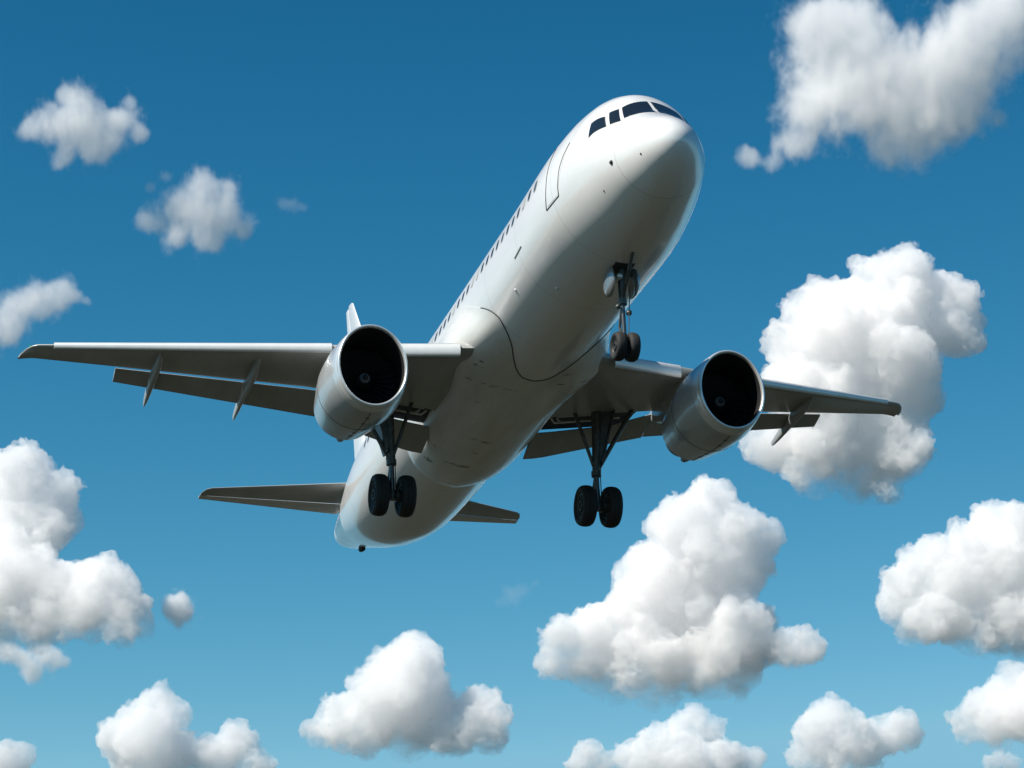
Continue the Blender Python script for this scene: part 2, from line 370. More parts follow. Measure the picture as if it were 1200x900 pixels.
for sg in (-1, 1):
    ys = [1.2, 1.8, 2.3, 3, 4, 5, 6, 7.5, 9, 10.5, 12, 13.2, 14.2]
    g = Geo(); rings = [wing_ring(sg, y) for y in ys]
    # raked tip
    for (y, f0, f1, zz) in ((14.36, .07, 1.0, .85), (14.52, .26, 1.03, .55), (14.63, .50, 1.06, .28), (14.69, .80, 1.08, .06)):
        base = wing_ring(sg, 14.2); a, b = wle(14.2), wfix(14.2); ring = []; n_ = len(base)
        mids = [(base[i][2] + base[-i][2]) / 2 if 0 < i < 29 else base[0 if i == 0 else i][2] for i in range(29)]
        for i, p in enumerate(base):
            q = (-p[0] - ORG_A[0] - a) / (b - a); st = a + (b - a) * (f0 + (f1 - f0) * q); zc = mids[i if i < 29 else n_ - i]
            ring.append((-st - ORG_A[0], sg * y, zc + (p[2] - zc) * zz - .10 * (y - 14.2)))
        rings.append(ring)
    g.loft(rings)
    wing = g.build("wing", M['wing'], plane, sharp=40)
    for (y0, y1) in ((2.42, 4.95), (5.95, 13.75)):
        g = Geo(); g.loft([slat_ring(sg, y) for y in np.linspace(y0, y1, 14)]); g.build("slat", M['slat'], wing, sharp=50)
    g = Geo(); g.loft([plate_ring(sg, y, wfix(y) + .065, ramp(y, [(5.3, 18.90), (11.75, 19.28)]), ramp(y, [(5.3, .05), (11.75, .03)]), ramp(y, [(5.3, .36), (11.75, .22)]), .12) for y in np.linspace(5.45, 11.75, 12)])
    g.build("flap", M['wing'], wing, sharp=50)
    g = Geo(); g.loft([plate_ring(sg, y, ramp(y, [(2.2, 18.72), (4.2, 18.45), (5.4, 17.70)]), ramp(y, [(2.2, 20.05), (5.4, 18.95)]), ramp(y, [(4.2, .10), (5.4, .05)]), ramp(y, [(2.2, .46), (5.4, .37)]), ramp(y, [(4.2, .20), (5.4, .12)])) for y in np.linspace(1.7, 5.43, 12)])
    g.build("flap", M['wing'], wing, sharp=50)
    for (y, s0, s1, hgt) in ((7.8, 15.7, 20.25, .52), (10.62, 16.6, 20.35, .46)):
        g = Geo(); rings = []
        for k in range(25):
            q = k / 24.0; st = s0 + (s1 - s0) * q; w = .115 * (math.sin(math.pi * q ** .75) ** .55 if 0 < q < 1 else 0) + .006
            sag = .0 if st < 18.2 else .13 * (st - 18.2) ** 1.3
            top = wz(st, y) + .04 - sag * .9; hh = hgt * (math.sin(math.pi * min(q ** .62, 1)) ** .7 if 0 < q < 1 else 0) + .02
            bot = top - hh - sag * .35
            zc = (top + bot) / 2; rh = (top - bot) / 2
            rings.append([B(st, sg * (y) + w * math.cos(a), zc + rh * math.sin(a)) for a in [2 * math.pi * j / 20 for j in range(20)]])
        g.loft(rings); g.build("flap_track_fairing", M['wing'], wing, sharp=50)
    g = Geo(); g.sphere(B(18.24, sg * 14.40, wz(18.3, 14.4) - .02), .05, 10); g.build("navigation_light", M['red'] if sg > 0 else M['green'], wing)
    # wheel well: dark box let into the wing root ahead of the inboard flap, with pipes
    g = Geo(); g.loft([[B(s_, sg * 1.9, wz(s_, 1.9) + lo_), B(s_, sg * 4.9, wz(s_, 4.9) + lo_), B(s_, sg * 4.9, wz(s_, 4.9) + .30), B(s_, sg * 1.9, wz(s_, 1.9) + .30)] for s_, lo_ in ((17.45, .05), (18.1, .12), (18.95, .10))])
    bay = g.build("gear_bay", M['bay'], wing, smooth=False)
    g = Geo(); zz = lambda s_, y: wz(s_, y) + .02
    g.tube([B(17.95, sg * 2.05, zz(17.7, 2.05) + .16), B(18.0, sg * 2.08, zz(17.9, 2.1) + .05), B(18.12, sg * 2.2, zz(18, 2.2) - .03), B(18.12, sg * 2.6, zz(18, 2.6) - .03), B(18.1, sg * 3.5, zz(18, 3.5) - .02), B(18.05, sg * 4.4, zz(18, 4.4))], .036, 8)
    g.tube([B(17.70, sg * 2.2, zz(17.62, 2.2)), B(17.70, sg * 3.5, zz(17.62, 3.5))], .022, 8)
    g.tube([B(17.95, sg * 2.25, zz(17.9, 2.25) + .14), B(18.05, sg * 2.3, zz(17.9, 2.3) + .04), B(18.14, sg * 2.4, zz(18, 2.4) + .02)], .028, 8)
    g.build("hydraulic_pipe", M['pipe'], bay)

# ---- engines
def eng_ring(sg, st, ry, rz, n=64, cy_=0, cz=-.06):
    return [B(st, sg * 5.48 + cy_ + ry * math.cos(2 * math.pi * k / n), -2.80 + cz + rz * math.sin(2 * math.pi * k / n)) for k in range(n)]
COWL = pchip([11.12, 11.5, 12.0, 12.6, 13.2, 13.9, 14.7], [1.27, 1.30, 1.305, 1.275, 1.205, 1.085, .94])
ASP = pchip([11.0, 11.12, 11.6, 12.3, 13.2, 15.8], [.81, .815, .865, .93, .975, 1.0])
for sg in (-1, 1):
    g = Geo(); ss = list(np.linspace(11.44, 14.7, 38))
    rings = [eng_ring(sg, s_, float(COWL(s_)) * float(ASP(s_)), float(COWL(s_))) for s_ in ss]
    rings += [eng_ring(sg, 14.7, .93, .93), eng_ring(sg, 14.5, .91, .91), eng_ring(sg, 14.2, .88, .88)]
    g.loft(rings, cap0=False); engine = g.build("engine", M['silver'], plane, sharp=40)
    # rolled metal lip
    g = Geo(); rings = []
    for k in range(17):
        p = math.pi * k / 16 - math.pi / 2; r = 1.222 - .052 * math.sin(p)
        st = 11.13 - .11 * math.cos(p) ** .8 if math.cos(p) > 0 else 11.13
        rings.append(eng_ring(sg, st, r - .228 , r))
    rings = [eng_ring(sg, s_, float(COWL(s_)) * float(ASP(s_)) + e, float(COWL(s_)) + e) for s_, e in ((11.46, -.04), (11.445, .003), (11.4, .004), (11.3, .003), (11.2, .002))] + rings[::-1]
    g.loft(rings, False, False); g.build("inlet_lip", M['lip'], engine, sharp=60)
    g = Geo(); g.loft([eng_ring(sg, s_, r * a, r) for s_, r, a in ((11.12, 1.168, .805), (11.3, 1.14, .82), (11.6, 1.12, .86), (12.0, 1.09, .93), (12.5, 1.06, 1.0), (12.62, 1.06, 1.0))], False, False)
    g.build("inlet_duct", M['duct'], engine, sharp=60)
    g = Geo(); g.loft([eng_ring(sg, 12.75, 1.06, 1.06, 48), eng_ring(sg, 12.78, 1.06, 1.06, 48)])
    for k in range(30):
        a = 2 * math.pi * k / 30; rad = []
        for q in range(7):
            r = .26 + .79 * q / 6; tw = math.radians(32 + 34 * q / 6); ch = .16 + .08 * q / 6
            ct = math.cos(a); s_t = math.sin(a)
            dx, dt = math.cos(tw) * ch, math.sin(tw) * ch
            rad.append([(12.56 - dx, r, -dt), (12.56 + dx * .0 - .012, r, 0.012), (12.56 + dx, r, dt), (12.56 + .012, r, -.012)])
        g.loft([[B(p[0], sg * 5.48 + p[1] * ct - p[2] * s_t, -2.80 + p[1] * s_t + p[2] * ct) for p in ring] for ring in rad])
    g.build("fan", M['fan'], engine, sharp=40)
    g = Geo(); prof = [(11.93, .008), (11.96, .05), (12.0, .085), (12.03, .115), (12.07, .15), (12.1, .17), (12.2, .22), (12.35, .265), (12.6, .29)]
    for i in range(len(prof) - 1):
        g.loft([eng_ring(sg, prof[i][0], prof[i][1], prof[i][1], 32), eng_ring(sg, prof[i + 1][0], prof[i + 1][1], prof[i + 1][1], 32)], i == 0, False, m=1 if i in (2, 3) else 0)
    g.build("spinner", [M['spin'], M['spinring']], engine, sharp=50)
    g = Geo(); g.loft([eng_ring(sg, s_, r, r, 40) for s_, r in ((14.0, .74), (14.6, .70), (15.2, .60), (15.6, .50), (15.6, .46), (15.2, .50))], False, True); g.build("exhaust_nozzle", M['exhaust'], engine, sharp=40)
    g = Geo(); g.loft([eng_ring(sg, s_, r, r, 32) for s_, r in ((15.2, .40), (15.6, .30), (15.9, .18), (16.2, .03))]); g.build("exhaust_plug", M['exhaust'], engine, sharp=40)
    # drain mast under the tail of the cowl
    g = Geo(); g.tube([B(14.3, sg * 5.48, -3.66), B(14.8, sg * 5.48, -3.60), B(15.35, sg * 5.48, -3.50), B(15.5, sg * 5.48, -3.48)], [.05, .12, .12, .07], 14); g.build("drain_mast", M['exhaust'], engine, sharp=40)
    # gaps between the cowl doors
    g = Geo(); g.tube([B(s_, sg * 5.48, -2.86 - float(COWL(s_)) - .001) for s_ in np.linspace(11.5, 14.6, 20)], .010, 6)
    g.tube(eng_ring(sg, 13.05, float(COWL(13.05)) * float(ASP(13.05)) + .0005, float(COWL(13.05)) + .0005, 72) + eng_ring(sg, 13.05, float(COWL(13.05)) * float(ASP(13.05)), float(COWL(13.05)), 72)[:1], .008, 6)
    for s_ in (11.9, 12.4, 13.5, 14.0):
        g.tube([B(s_, sg * 5.48 - .06, -2.86 - float(COWL(s_)) + .004), B(s_, sg * 5.48 + .06, -2.86 - float(COWL(s_)) + .004)], .016, 6)
    g.build("panel_gap", M['seam'], engine)
    # pylon
    g = Geo(); rings = []
    for (st, z0, z1, w) in ((12.4, -1.62, -1.56, .03), (13.0, -1.65, -1.45, .15), (13.9, -1.7, -1.22, .22), (14.7, -1.75, -.95, .24), (15.6, -1.95, -.75, .24), (16.6, -1.9, -.85, .20), (17.6, -1.45, -.92, .12), (18.3, -1.10, -.98, .03)):
        zc, rh = (z0 + z1) / 2, (z1 - z0) / 2
        rings.append([B(st, sg * 5.48 + w * np.sign(math.cos(a)) * abs(math.cos(a)) ** .6, zc + rh * np.sign(math.sin(a)) * abs(math.sin(a)) ** .6) for a in [2 * math.pi * j / 24 for j in range(24)]])
    g.loft(rings); g.build("pylon", M['silver'], engine, sharp=50)

# ---- tailplane and fin
def foil_ring(le, te, mid, t, axis):
    """closed symmetric section; axis 'z' is thin in z (tailplane), 'y' thin in y (fin)"""
    a = []; c = []
    for k in range(17):
        q = (1 - math.cos(math.pi * k / 16)) / 2; h = t * (1.48 * math.sqrt(q) - .63 * q - 1.76 * q * q + 1.42 * q ** 3 - .51 * q ** 4) + .006 * q; st = le + (te - le) * q
        if axis == 'z': a.append(B(st, mid[0], mid[1] - h)); c.append(B(st, mid[0], mid[1] + h))
        else: a.append(B(st, mid[0] - h, mid[1])); c.append(B(st, mid[0] + h, mid[1]))
    return a + c[:0:-1]
for sg in (-1, 1):
    def hs(y, x0=0.0, x1=1.0, dz=0):
        le, te = 31.75 + .56 * (y - 1.2), 35.25 + .095 * (y - 1.2); c = te - le
        z = 1.05 + .07 * (y - 1.2) - .028 * sg * y + dz
        return le + c * x0, le + c * x1, (sg * y, z), c * .055
    g = Geo(); rings = [foil_ring(*hs(y, 0, .67), 'z') for y in (.6, 1.2, 2.5, 4, 5.2, 5.9)]
    for (y, x0, x1, t) in ((6.08, .18, .72, .6), (6.2, .5, .74, .25)):
        q = hs(5.9); le, te = q[0], q[1]; rings.append(foil_ring(le + (te - le) * x0, le + (te - le) * x1, (sg * y, q[2][1] + .02), q[3] * t, 'z'))
    g.loft(rings); st_ = g.build("horizontal_stabilizer", M['wing'], plane, sharp=40)
    g = Geo(); g.loft([foil_ring(*hs(y, .680, 1.0, -.006)[:3], hs(y)[3] * .42, 'z') for y in (1.0, 2.5, 4, 5.2, 5.95, 6.22)]); g.build("elevator", M['slat'], st_, sharp=40)
def fv(z, x0=0.0, x1=1.0):
    le, te = 29.3 + .81 * (z - 2.0), 36.0 + .13 * (z - 2.0); c = te - le
    return le + c * x0, le + c * x1, (0.0, z), c * .05
g = Geo(); rings = [foil_ring(*fv(z, 0, .7), 'y') for z in (1.2, 2.2, 4, 6, 8, 9.4, 9.9)]
q = fv(9.9)
for (z, x0, t) in ((10.12, .12, .8), (10.25, .3, .4), (10.30, .5, .1)):
    rings.append(foil_ring(q[0] + (q[1] - q[0]) * x0, q[0] + (q[1] - q[0]) * .7, (0, z), q[3] * t, 'y'))
g.loft(rings); fin = g.build("vertical_fin", M['white'], plane, sharp=40)
g = Geo(); g.loft([foil_ring(*fv(z, .67, 1.0)[:3], fv(z)[3] * .42, 'y') for z in (2.4, 4, 6, 8, 9.4, 10.22)]); g.build("rudder", M['white'], fin, sharp=40)

# ---- landing gear
def wheel(parent, st, y, z, R, W):
    g = Geo(); h = W / 2
    tp = [(-h * .55, R * .56), (-h * .92, R * .66), (-h, R * .78), (-h * .9, R * .90), (-h * .62, R * .97), (-h * .3, R * .995), (-h * .28, R * .98), (-h * .2, R * .98), (-h * .18, R), (h * .18, R), (h * .2, R * .98), (h * .28, R * .98), (h * .3, R * .995), (h * .62, R * .97), (h * .9, R * .90), (h, R * .78), (h * .92, R * .66), (h * .55, R * .56)]
    g.lathe_y(B(st, y, z), tp, 56, m=0)
    rp = [(-h * .60, .02), (-h * .62, R * .16), (-h * .78, R * .18), (-h * .78, R * .26), (-h * .5, R * .30), (-h * .42, R * .46), (-h * .7, R * .53), (-h * .72, R * .585), (h * .72, R * .585), (h * .7, R * .53), (h * .42, R * .46), (h * .5, R * .30), (h * .78, R * .26), (h * .78, R * .18), (h * .62, R * .16), (h * .6, .02)]
    g.lathe_y(B(st, y, z), rp, 40, m=1)
    for k in range(9):
        a = 2 * math.pi * k / 9
        g.tube([B(st + R * .36 * math.cos(a), y - h * .62, z + R * .36 * math.sin(a)), B(st + R * .36 * math.cos(a), y + h * .62, z + R * .36 * math.sin(a))], R * .04, 8, m=1)
    return g.build("wheel", [M['tyre'], M['rim']], parent, sharp=40)

for sg in (-1, 1):
    S0 = 17.6; yc = 3.34; za = -4.42
    g = Geo()
    g.tube([B(S0 - .15, sg * (yc + .08), -1.0), B(S0 - .1, sg * (yc + .05), -2.0), B(S0, sg * yc, -3.3)], [.16, .15, .125], 18)
    g.tube([B(S0, sg * yc, -3.25), B(S0, sg * yc, -3.42)], [.16, .16], 18)
    g.tube([B(S0, sg * yc, -3.4), B(S0, sg * yc, -4.3)], [.085, .085], 16, m=1)
    g.tube([B(S0, sg * yc - .42, za), B(S0, sg * yc + .42, za)], .085, 14)
    g.tube([B(S0, sg * yc, -4.25), B(S0, sg * yc, -4.55)], [.12, .13], 14)
    # torque links and brake line
    g.tube([B(S0 + .12, sg * yc, -3.35), B(S0 + .42, sg * yc, -3.85), B(S0 + .1, sg * yc, -4.3)], [.045, .05, .045], 8)
    g.tube([B(S0 - .14, sg * yc + .06, -2.2), B(S0 - .17, sg * yc + .08, -3.2), B(S0 - .16, sg * yc + .07, -4.3)], .016, 6)
    for d in (-1, 1):
        g.lathe_y(B(S0, sg * yc + d * .17, za), [(-.06, .2), (.06, .2)], 24)
    gear = g.build("main_landing_gear", [M['strut'], M['chrome']], plane, sharp=40)
    wheel(gear, S0, sg * yc - .42, za, .655, .46); wheel(gear, S0, sg * yc + .42, za, .655, .46)
    for (p0, p1, r) in ((B(S0 - .2, sg * 2.66, -1.32), B(S0, sg * (yc - .03), -3.22), .062), (B(S0 - .2, sg * 4.62, -1.12), B(S0, sg * (yc + .06), -3.2), .075)):
        g = Geo(); g.tube([p0, p1], [r, r * .9], 12); g.sphere(p1, r * 1.5, 10); g.build("side_brace", M['strut'], gear)
    g = Geo(); yo = yc + .34
    g.slab([B(S0 - .35, sg * (yo + .32), -1.12), B(S0 + .5, sg * (yo + .32), -1.14), B(S0 + .30, sg * (yc + .16), -3.05), B(S0 - .22, sg * (yc + .16), -3.05)], .05)
    g.slab([B(S0 - .22, sg * (yc - .12), -1.2), B(S0 - .22, sg * (yo + .32), -1.12), B(S0 - .12, sg * (yc + .16), -2.9), B(S0 - .12, sg * (yc - .02), -2.9)], .04)
    g.build("gear_door", M['strut'], gear, smooth=False)

g = Geo(); n0 = 5.05
g.tube([B(n0 - .05, 0, -1.9), B(n0, 0, -3.05)], [.11, .095], 16)
g.tube([B(n0, 0, -3.0), B(n0, 0, -3.12)], [.12, .12], 16)
g.tube([B(n0, 0, -3.1), B(n0 + .02, 0, -4.3)], [.06, .06], 14, m=1)
g.tube([B(n0 + .02, -.24, -4.34), B(n0 + .02, .24, -4.34)], .06, 12)
g.tube([B(n0 - .02, 0, -4.1), B(n0 + .02, 0, -4.42)], [.085, .09], 12)
g.tube([B(n0 + .09, 0, -3.1), B(n0 + .36, 0, -3.65), B(n0 + .08, 0, -4.15)], [.035, .04, .035], 8)
g.tube([B(n0 - 1.1, 0, -2.0), B(n0 - .02, 0, -2.95)], [.05, .05], 10)
g.sphere(B(n0 - .02, .16, -3.35), .085, 12); g.sphere(B(n0 - .04, -.15, -3.2), .07, 12)
g.tube([B(n0 - .1, .2, -2.6), B(n0 - .08, .14, -3.4), B(n0, .1, -4.2)], .014, 6)
ng = g.build("nose_landing_gear", [M['strut'], M['chrome']], plane, sharp=40)
wheel(ng, n0 + .02, -.19, -4.34, .40, .29); wheel(ng, n0 + .02, .19, -4.34, .40, .29)
for d in (-1, 1):
    g = Geo(); rings = []
    for k in range(1, 20):                                  # a bulged shell, open towards the strut
        t = math.pi * k / 20; zc = -2.48 - .40 * math.cos(math.pi - t) * -1; r = math.sin(t) ** .8
        rings.append([B(n0 + .42 * r * math.cos(a), d * (.30 + .04 * math.sin(t)) + (.13 if math.sin(a) * d > 0 else .05) * r * math.sin(a), zc) for a in [2 * math.pi * j / 24 for j in range(24)]])
    g.loft(rings); g.build("gear_door", M['door'], ng, sharp=60)
g = Geo(); g.sphere(B(n0 - .16, -.10, -2.36), .10, 14); g.tube([B(n0 - .16, -.10, -2.36), B(n0 + .1, -.08, -2.36)], .09, 14); g.build("landing_light", M['lip'], ng)
g = Geo(); g.loft([[B(*fus(s_, t, .004)) for t in (-8, -4, 0, 4, 8)] + [B(*fus(s_, t, -.2)) for t in (8, 0, -8)] for s_ in np.linspace(4.6, 5.4, 6)]); g.build("gear_bay", M['bay'], ng, smooth=False)

# ================================================================ clouds
# Each cloud is a heap of billows: large ones laid out below, smaller ones budding from their skins, joined into one
# closed skin, broken up by noise and filled with a bright scattering volume. px, py, radius are angles of sight x FOCAL_PX.
def cloud_material(name, dens, skin, nscale, lo, hi, fade=None, puffs=None, grain=1.5):
    """white droplets: an uneven scattering volume inside a very thin, nearly clear outer skin of droplets.
    fade: (from, to) share of the cloud's height over which its underside thins out; puffs: (centre, radius) in metres,
    for ragged clouds that thin out from the middle of each puff to its rim"""
    m = bpy.data.materials.new(name); m.use_nodes = True; t = m.node_tree; t.nodes.clear(); N = t.nodes.new; L = t.links.new
    out = N("ShaderNodeOutputMaterial"); pv = N("ShaderNodeVolumePrincipled")
    pv.inputs["Color"].default_value = (0.998, 0.993, 0.991, 1); pv.inputs["Density"].default_value = dens; pv.inputs["Anisotropy"].default_value = 0.0
    tc = N("ShaderNodeTexCoord")
    def math_(op, x, y):
        n = N("ShaderNodeMath"); n.operation = op
        for k, q in enumerate((x, y)):
            if isinstance(q, (int, float)): n.inputs[k].default_value = q
            else: L(q, n.inputs[k])
        return n.outputs[0]
    def smooth(x, a, b, c, d):
        n = N("ShaderNodeMapRange"); n.interpolation_type = 'SMOOTHSTEP'
        for k, q in enumerate((a, b, c, d)): n.inputs[k + 1].default_value = q
        L(x, n.inputs[0]); return n.outputs[0]
    n = N("ShaderNodeTexNoise"); n.inputs["Scale"].default_value = nscale; n.inputs["Detail"].default_value = 4.0; n.inputs["Roughness"].default_value = 0.62
    mp = N("ShaderNodeMapping"); L(tc.outputs["Object"], mp.inputs[0]); L(mp.outputs[0], n.inputs[0])
    if puffs:
        mp.inputs["Scale"].default_value = (1.15, .8, 1.0); f = None
        for c, r in puffs:
            d = N("ShaderNodeVectorMath"); d.operation = 'DISTANCE'; L(tc.outputs["Object"], d.inputs[0]); d.inputs[1].default_value = c
            w = smooth(d.outputs["Value"], r * .05, r * 1.3, 1.0, 0.0); f = w if f is None else math_('ADD', f, w)
        f = math_('MINIMUM', f, 1.25)
        g_ = math_('ADD', f, math_('MULTIPLY', math_('SUBTRACT', n.outputs[0], .5), 2.6))
        L(smooth(g_, lo, hi, 0.0, dens), pv.inputs["Density"])
    else:
        d = smooth(n.outputs[0], lo, hi, 0.15, dens) if hi > lo else None
        sx = N("ShaderNodeSeparateXYZ"); L(tc.outputs["Generated"], sx.inputs[0])
        h_ = math_('ADD', sx.outputs[1], math_('MULTIPLY', math_('SUBTRACT', n.outputs[0], .5), .55))
        L(math_('MULTIPLY', smooth(n.outputs[0], lo, hi, dens * .45, dens), smooth(h_, fade[0], fade[1], .06, 1.0)), pv.inputs["Density"])
    tr = N("ShaderNodeBsdfTransparent"); df = N("ShaderNodeBsdfDiffuse"); df.inputs[0].default_value = (.95, .95, .95, 1)
    mx = N("ShaderNodeMixShader"); mx.inputs[0].default_value = skin
    L(tr.outputs[0], mx.inputs[1]); L(df.outputs[0], mx.inputs[2])
    L(mx.outputs[0], out.inputs["Surface"]); L(pv.outputs[0], out.inputs["Volume"])
    return m

def vnoise(P, freq, rng):
    """smooth value noise in -1..1 at points P (n x 3)"""
    L = rng.random((32, 32, 32)).astype(np.float32) * 2 - 1
    q = P * freq; i = np.floor(q).astype(int); f = (q - i).astype(np.float32); f = f * f * (3 - 2 * f)
    i0, i1 = i % 32, (i + 1) % 32; r = 0
    for dx in (0, 1):
        for dy in (0, 1):
            for dz in (0, 1):
                w = (f[:, 0] if dx else 1 - f[:, 0]) * (f[:, 1] if dy else 1 - f[:, 1]) * (f[:, 2] if dz else 1 - f[:, 2])
                r = r + w * L[(i1 if dx else i0)[:, 0], (i1 if dy else i0)[:, 1], (i1 if dz else i0)[:, 2]]
    return r

def surface_nets(F, org, h):
    """closed quad skin of F < 0"""
    S = F < 0; nx, ny, nz = F.shape
    C = [S[a:nx - 1 + a, b:ny - 1 + b, c:nz - 1 + c] for a in (0, 1) for b in (0, 1) for c in (0, 1)]
    cnt = sum(c.astype(np.int8) for c in C); act = (cnt > 0) & (cnt < 8); ids = -np.ones(act.shape, np.int64)
    cells = np.argwhere(act); ids[act] = np.arange(len(cells)); acc = np.zeros((len(cells), 3)); n = np.zeros(len(cells))
    corner = [(a, b, c) for a in (0, 1) for b in (0, 1) for c in (0, 1)]
    val = [F[cells[:, 0] + a, cells[:, 1] + b, cells[:, 2] + c] for a, b, c in corner]
    for p in range(8):
        for q in range(p + 1, 8):
            if sum(abs(corner[p][k] - corner[q][k]) for k in range(3)) != 1: continue
            x = (val[p] < 0) != (val[q] < 0); t = val[p] / np.where(x, val[p] - val[q], 1)
            pt = np.array(corner[p]) + t[:, None] * (np.array(corner[q]) - np.array(corner[p]))
            acc[x] += pt[x]; n[x] += 1
    V = org + (cells + acc / n[:, None]) * h; Q = []
    for ax in range(3):
        b, c = (ax + 1) % 3, (ax + 2) % 3
        sl0 = [slice(None)] * 3; sl1 = [slice(None)] * 3; sl0[ax] = slice(0, -1); sl1[ax] = slice(1, None)
        E = np.argwhere(S[tuple(sl0)] != S[tuple(sl1)]); E = E[(E[:, b] > 0) & (E[:, c] > 0)]
        eb = np.eye(3, dtype=int)[b]; ec = np.eye(3, dtype=int)[c]
        quad = np.stack([ids[tuple((E - eb - ec).T)], ids[tuple((E - ec).T)], ids[tuple(E.T)], ids[tuple((E - eb).T)]], 1)
        flip = S[tuple(E.T)]; quad[~flip] = quad[~flip][:, ::-1]; Q.append(quad)
    return V, np.concatenate(Q)

def cloud(blobs, dist, m, label, seed, h=1.6, bud=1.0, fray=1.25, deep=1.0, flat=None, ragged_dens=.052, fade=(0.0, .28), puff=1.22, lean=.22):
    rng = np.random.default_rng(seed); k = dist / FOCAL_PX; ragged = m is None
    bl = np.array([(b[0], -b[1], b[3] if len(b) > 3 else rng.normal() * b[2] * .35 * deep, b[2]) for b in blobs], float)
    bl[:, 2] += lean * (bl[:, 1].mean() - bl[:, 1])                      # lower billows stand nearer, as under a tilted tower
    sph = [bl]
    lev = bl
    for n, lo_, hi_, up in () if ragged else ((18, .30, .52, .25), (11, .28, .48, .35), (7, .3, .5, .4)):
        new = []
        for (x, y, z, r) in lev:
            if r < 3.0 * h: continue
            d = rng.normal(size=(n, 3)); d /= np.linalg.norm(d, axis=1)[:, None]
            d = d[d[:, 1] > -up - .35 * rng.random(len(d))]
            rr_ = r * rng.uniform(lo_, hi_, len(d)) * bud
            c = np.array([x, y, z]) + d * (r * rng.uniform(.72, .95, len(d)))[:, None]
            new.append(np.column_stack([c, rr_]))
        if not new: break
        lev = np.concatenate(new); sph.append(lev)
    S = np.concatenate(sph); S = S[S[:, 3] > .9 * h]
    pad = 6 * h + 4 * fray
    lo = (S[:, :3] - S[:, 3:]).min(0) - pad; hi = (S[:, :3] + S[:, 3:]).max(0) + pad
    nn = np.ceil((hi - lo) / h).astype(int) + 1
    ax = [lo[i] + h * np.arange(nn[i]) for i in range(3)]
    # the large billows run softly into one another ...
    F = np.zeros(nn, np.float32); K = 5.0
    for (x, y, z, r) in bl:
        rr_ = r * (1.5 if ragged else 1.0)
        d = np.sqrt((ax[0][:, None, None] - x) ** 2 + (ax[1][None, :, None] - y) ** 2 + (ax[2][None, None, :] - z) ** 2, dtype=np.float32) - rr_
        F += np.exp(-np.clip(d, -60, 60) / K, dtype=np.float32)
    F = np.minimum(-K * np.log(F + 1e-9), 4 * h).astype(np.float32)
    # ... and the buds sit crisply on top
    for (x, y, z, r) in ([] if ragged else S):
        c = (x, y, z); a = [max(0, int((c[i] - r - 4 * h - lo[i]) / h)) for i in range(3)]; b = [min(nn[i], int((c[i] + r + 4 * h - lo[i]) / h) + 2) for i in range(3)]
        X = (ax[0][a[0]:b[0], None, None] - x) ** 2 + (ax[1][None, a[1]:b[1], None] - y) ** 2 + (ax[2][None, None, a[2]:b[2]] - z) ** 2
        v = F[a[0]:b[0], a[1]:b[1], a[2]:b[2]]; np.minimum(v, np.sqrt(X) - r, out=v)
    for _ in range(1):
        for i in range(3): F = (np.roll(F, 1, i) + 2 * F + np.roll(F, -1, i)) / 4
    band = np.argwhere(np.abs(F) < 3.9 * h); P = lo + band * h
    # finer billows and frayed wisps, rougher low down where the cloud dissolves
    amp = fray * (1 + (0 if flat is None else 1.6) * np.clip((-(flat or 0) + 25 - P[:, 1]) / 50, 0, 1))
    wr = np.stack([vnoise(P, 1 / 9.0, rng) for _ in range(3)], 1) * 3.0; Q_ = P + wr
    N = 2.6 * vnoise(Q_, 1 / 15.0, rng) + 4.6 * (np.abs(vnoise(Q_, 1 / 9.0, rng)) - .3) + 3.0 * (np.abs(vnoise(Q_, 1 / 5.0, rng)) - .3) + 1.0 * vnoise(Q_, 1 / 3.4, rng)
    F[tuple(band.T)] += (amp * N).astype(np.float32)
    for i in range(3):
        for e in (0, -1):
            s = [slice(None)] * 3; s[i] = e; F[tuple(s)] = np.maximum(F[tuple(s)], h)
    V, Q = surface_nets(F, lo, h)
    # true place: directions from the eye, sizes in metres at the cloud's own distance
    ctr = (V.min(0) + V.max(0)) / 2
    loc = np.array([(V[:, 0] - 600) * k, (V[:, 1] + 450) * k, V[:, 2] * k]).T
    mid = np.array([(ctr[0] - 600) * k, (ctr[1] + 450) * k, ctr[2] * k]); loc -= mid
    nm = "wispy_cloud" if ragged else "cumulus_cloud"
    me = bpy.data.meshes.new(nm); me.vertices.add(len(loc)); me.vertices.foreach_set("co", loc.astype(np.float32).ravel())
    me.loops.add(4 * len(Q)); me.loops.foreach_set("vertex_index", Q.astype(np.int32).ravel())
    me.polygons.add(len(Q)); me.polygons.foreach_set("loop_start", np.arange(0, 4 * len(Q), 4, dtype=np.int32)); me.polygons.foreach_set("loop_total", np.full(len(Q), 4, np.int32))
    me.polygons.foreach_set("use_smooth", np.ones(len(Q), bool)); me.update(calc_edges=True); me.validate()
    if ragged:
        m = cloud_material("ragged_cloud_droplets", ragged_dens, 0.0, 1 / (26 * k), .24, 1.30, None, [(((b[0] - 600) * k - mid[0], (b[1] + 450) * k - mid[1], b[2] * k - mid[2]), b[3] * k * puff) for b in bl])
    else:
        m = cloud_material("dense_cloud_droplets", 1 / (m * k), 0.03, 1 / (41 * k), .36, .60, fade)
    me.materials.append(m)
    o = bpy.data.objects.new(nm, me); COL.objects.link(o)
    w = EYE + FWD * dist + cr * mid[0] + cu * mid[1] + cb * mid[2]
    o.matrix_world = Matrix([[cr[i], cu[i], cb[i], w[i]] for i in range(3)] + [[0, 0, 0, 1]])
    o["label"] = label; o["category"] = "cloud"; o["group"] = "white clouds in the blue sky"
    return o

PUFF = 15.0                                    # how many pixels deep one looks into a dense cloud

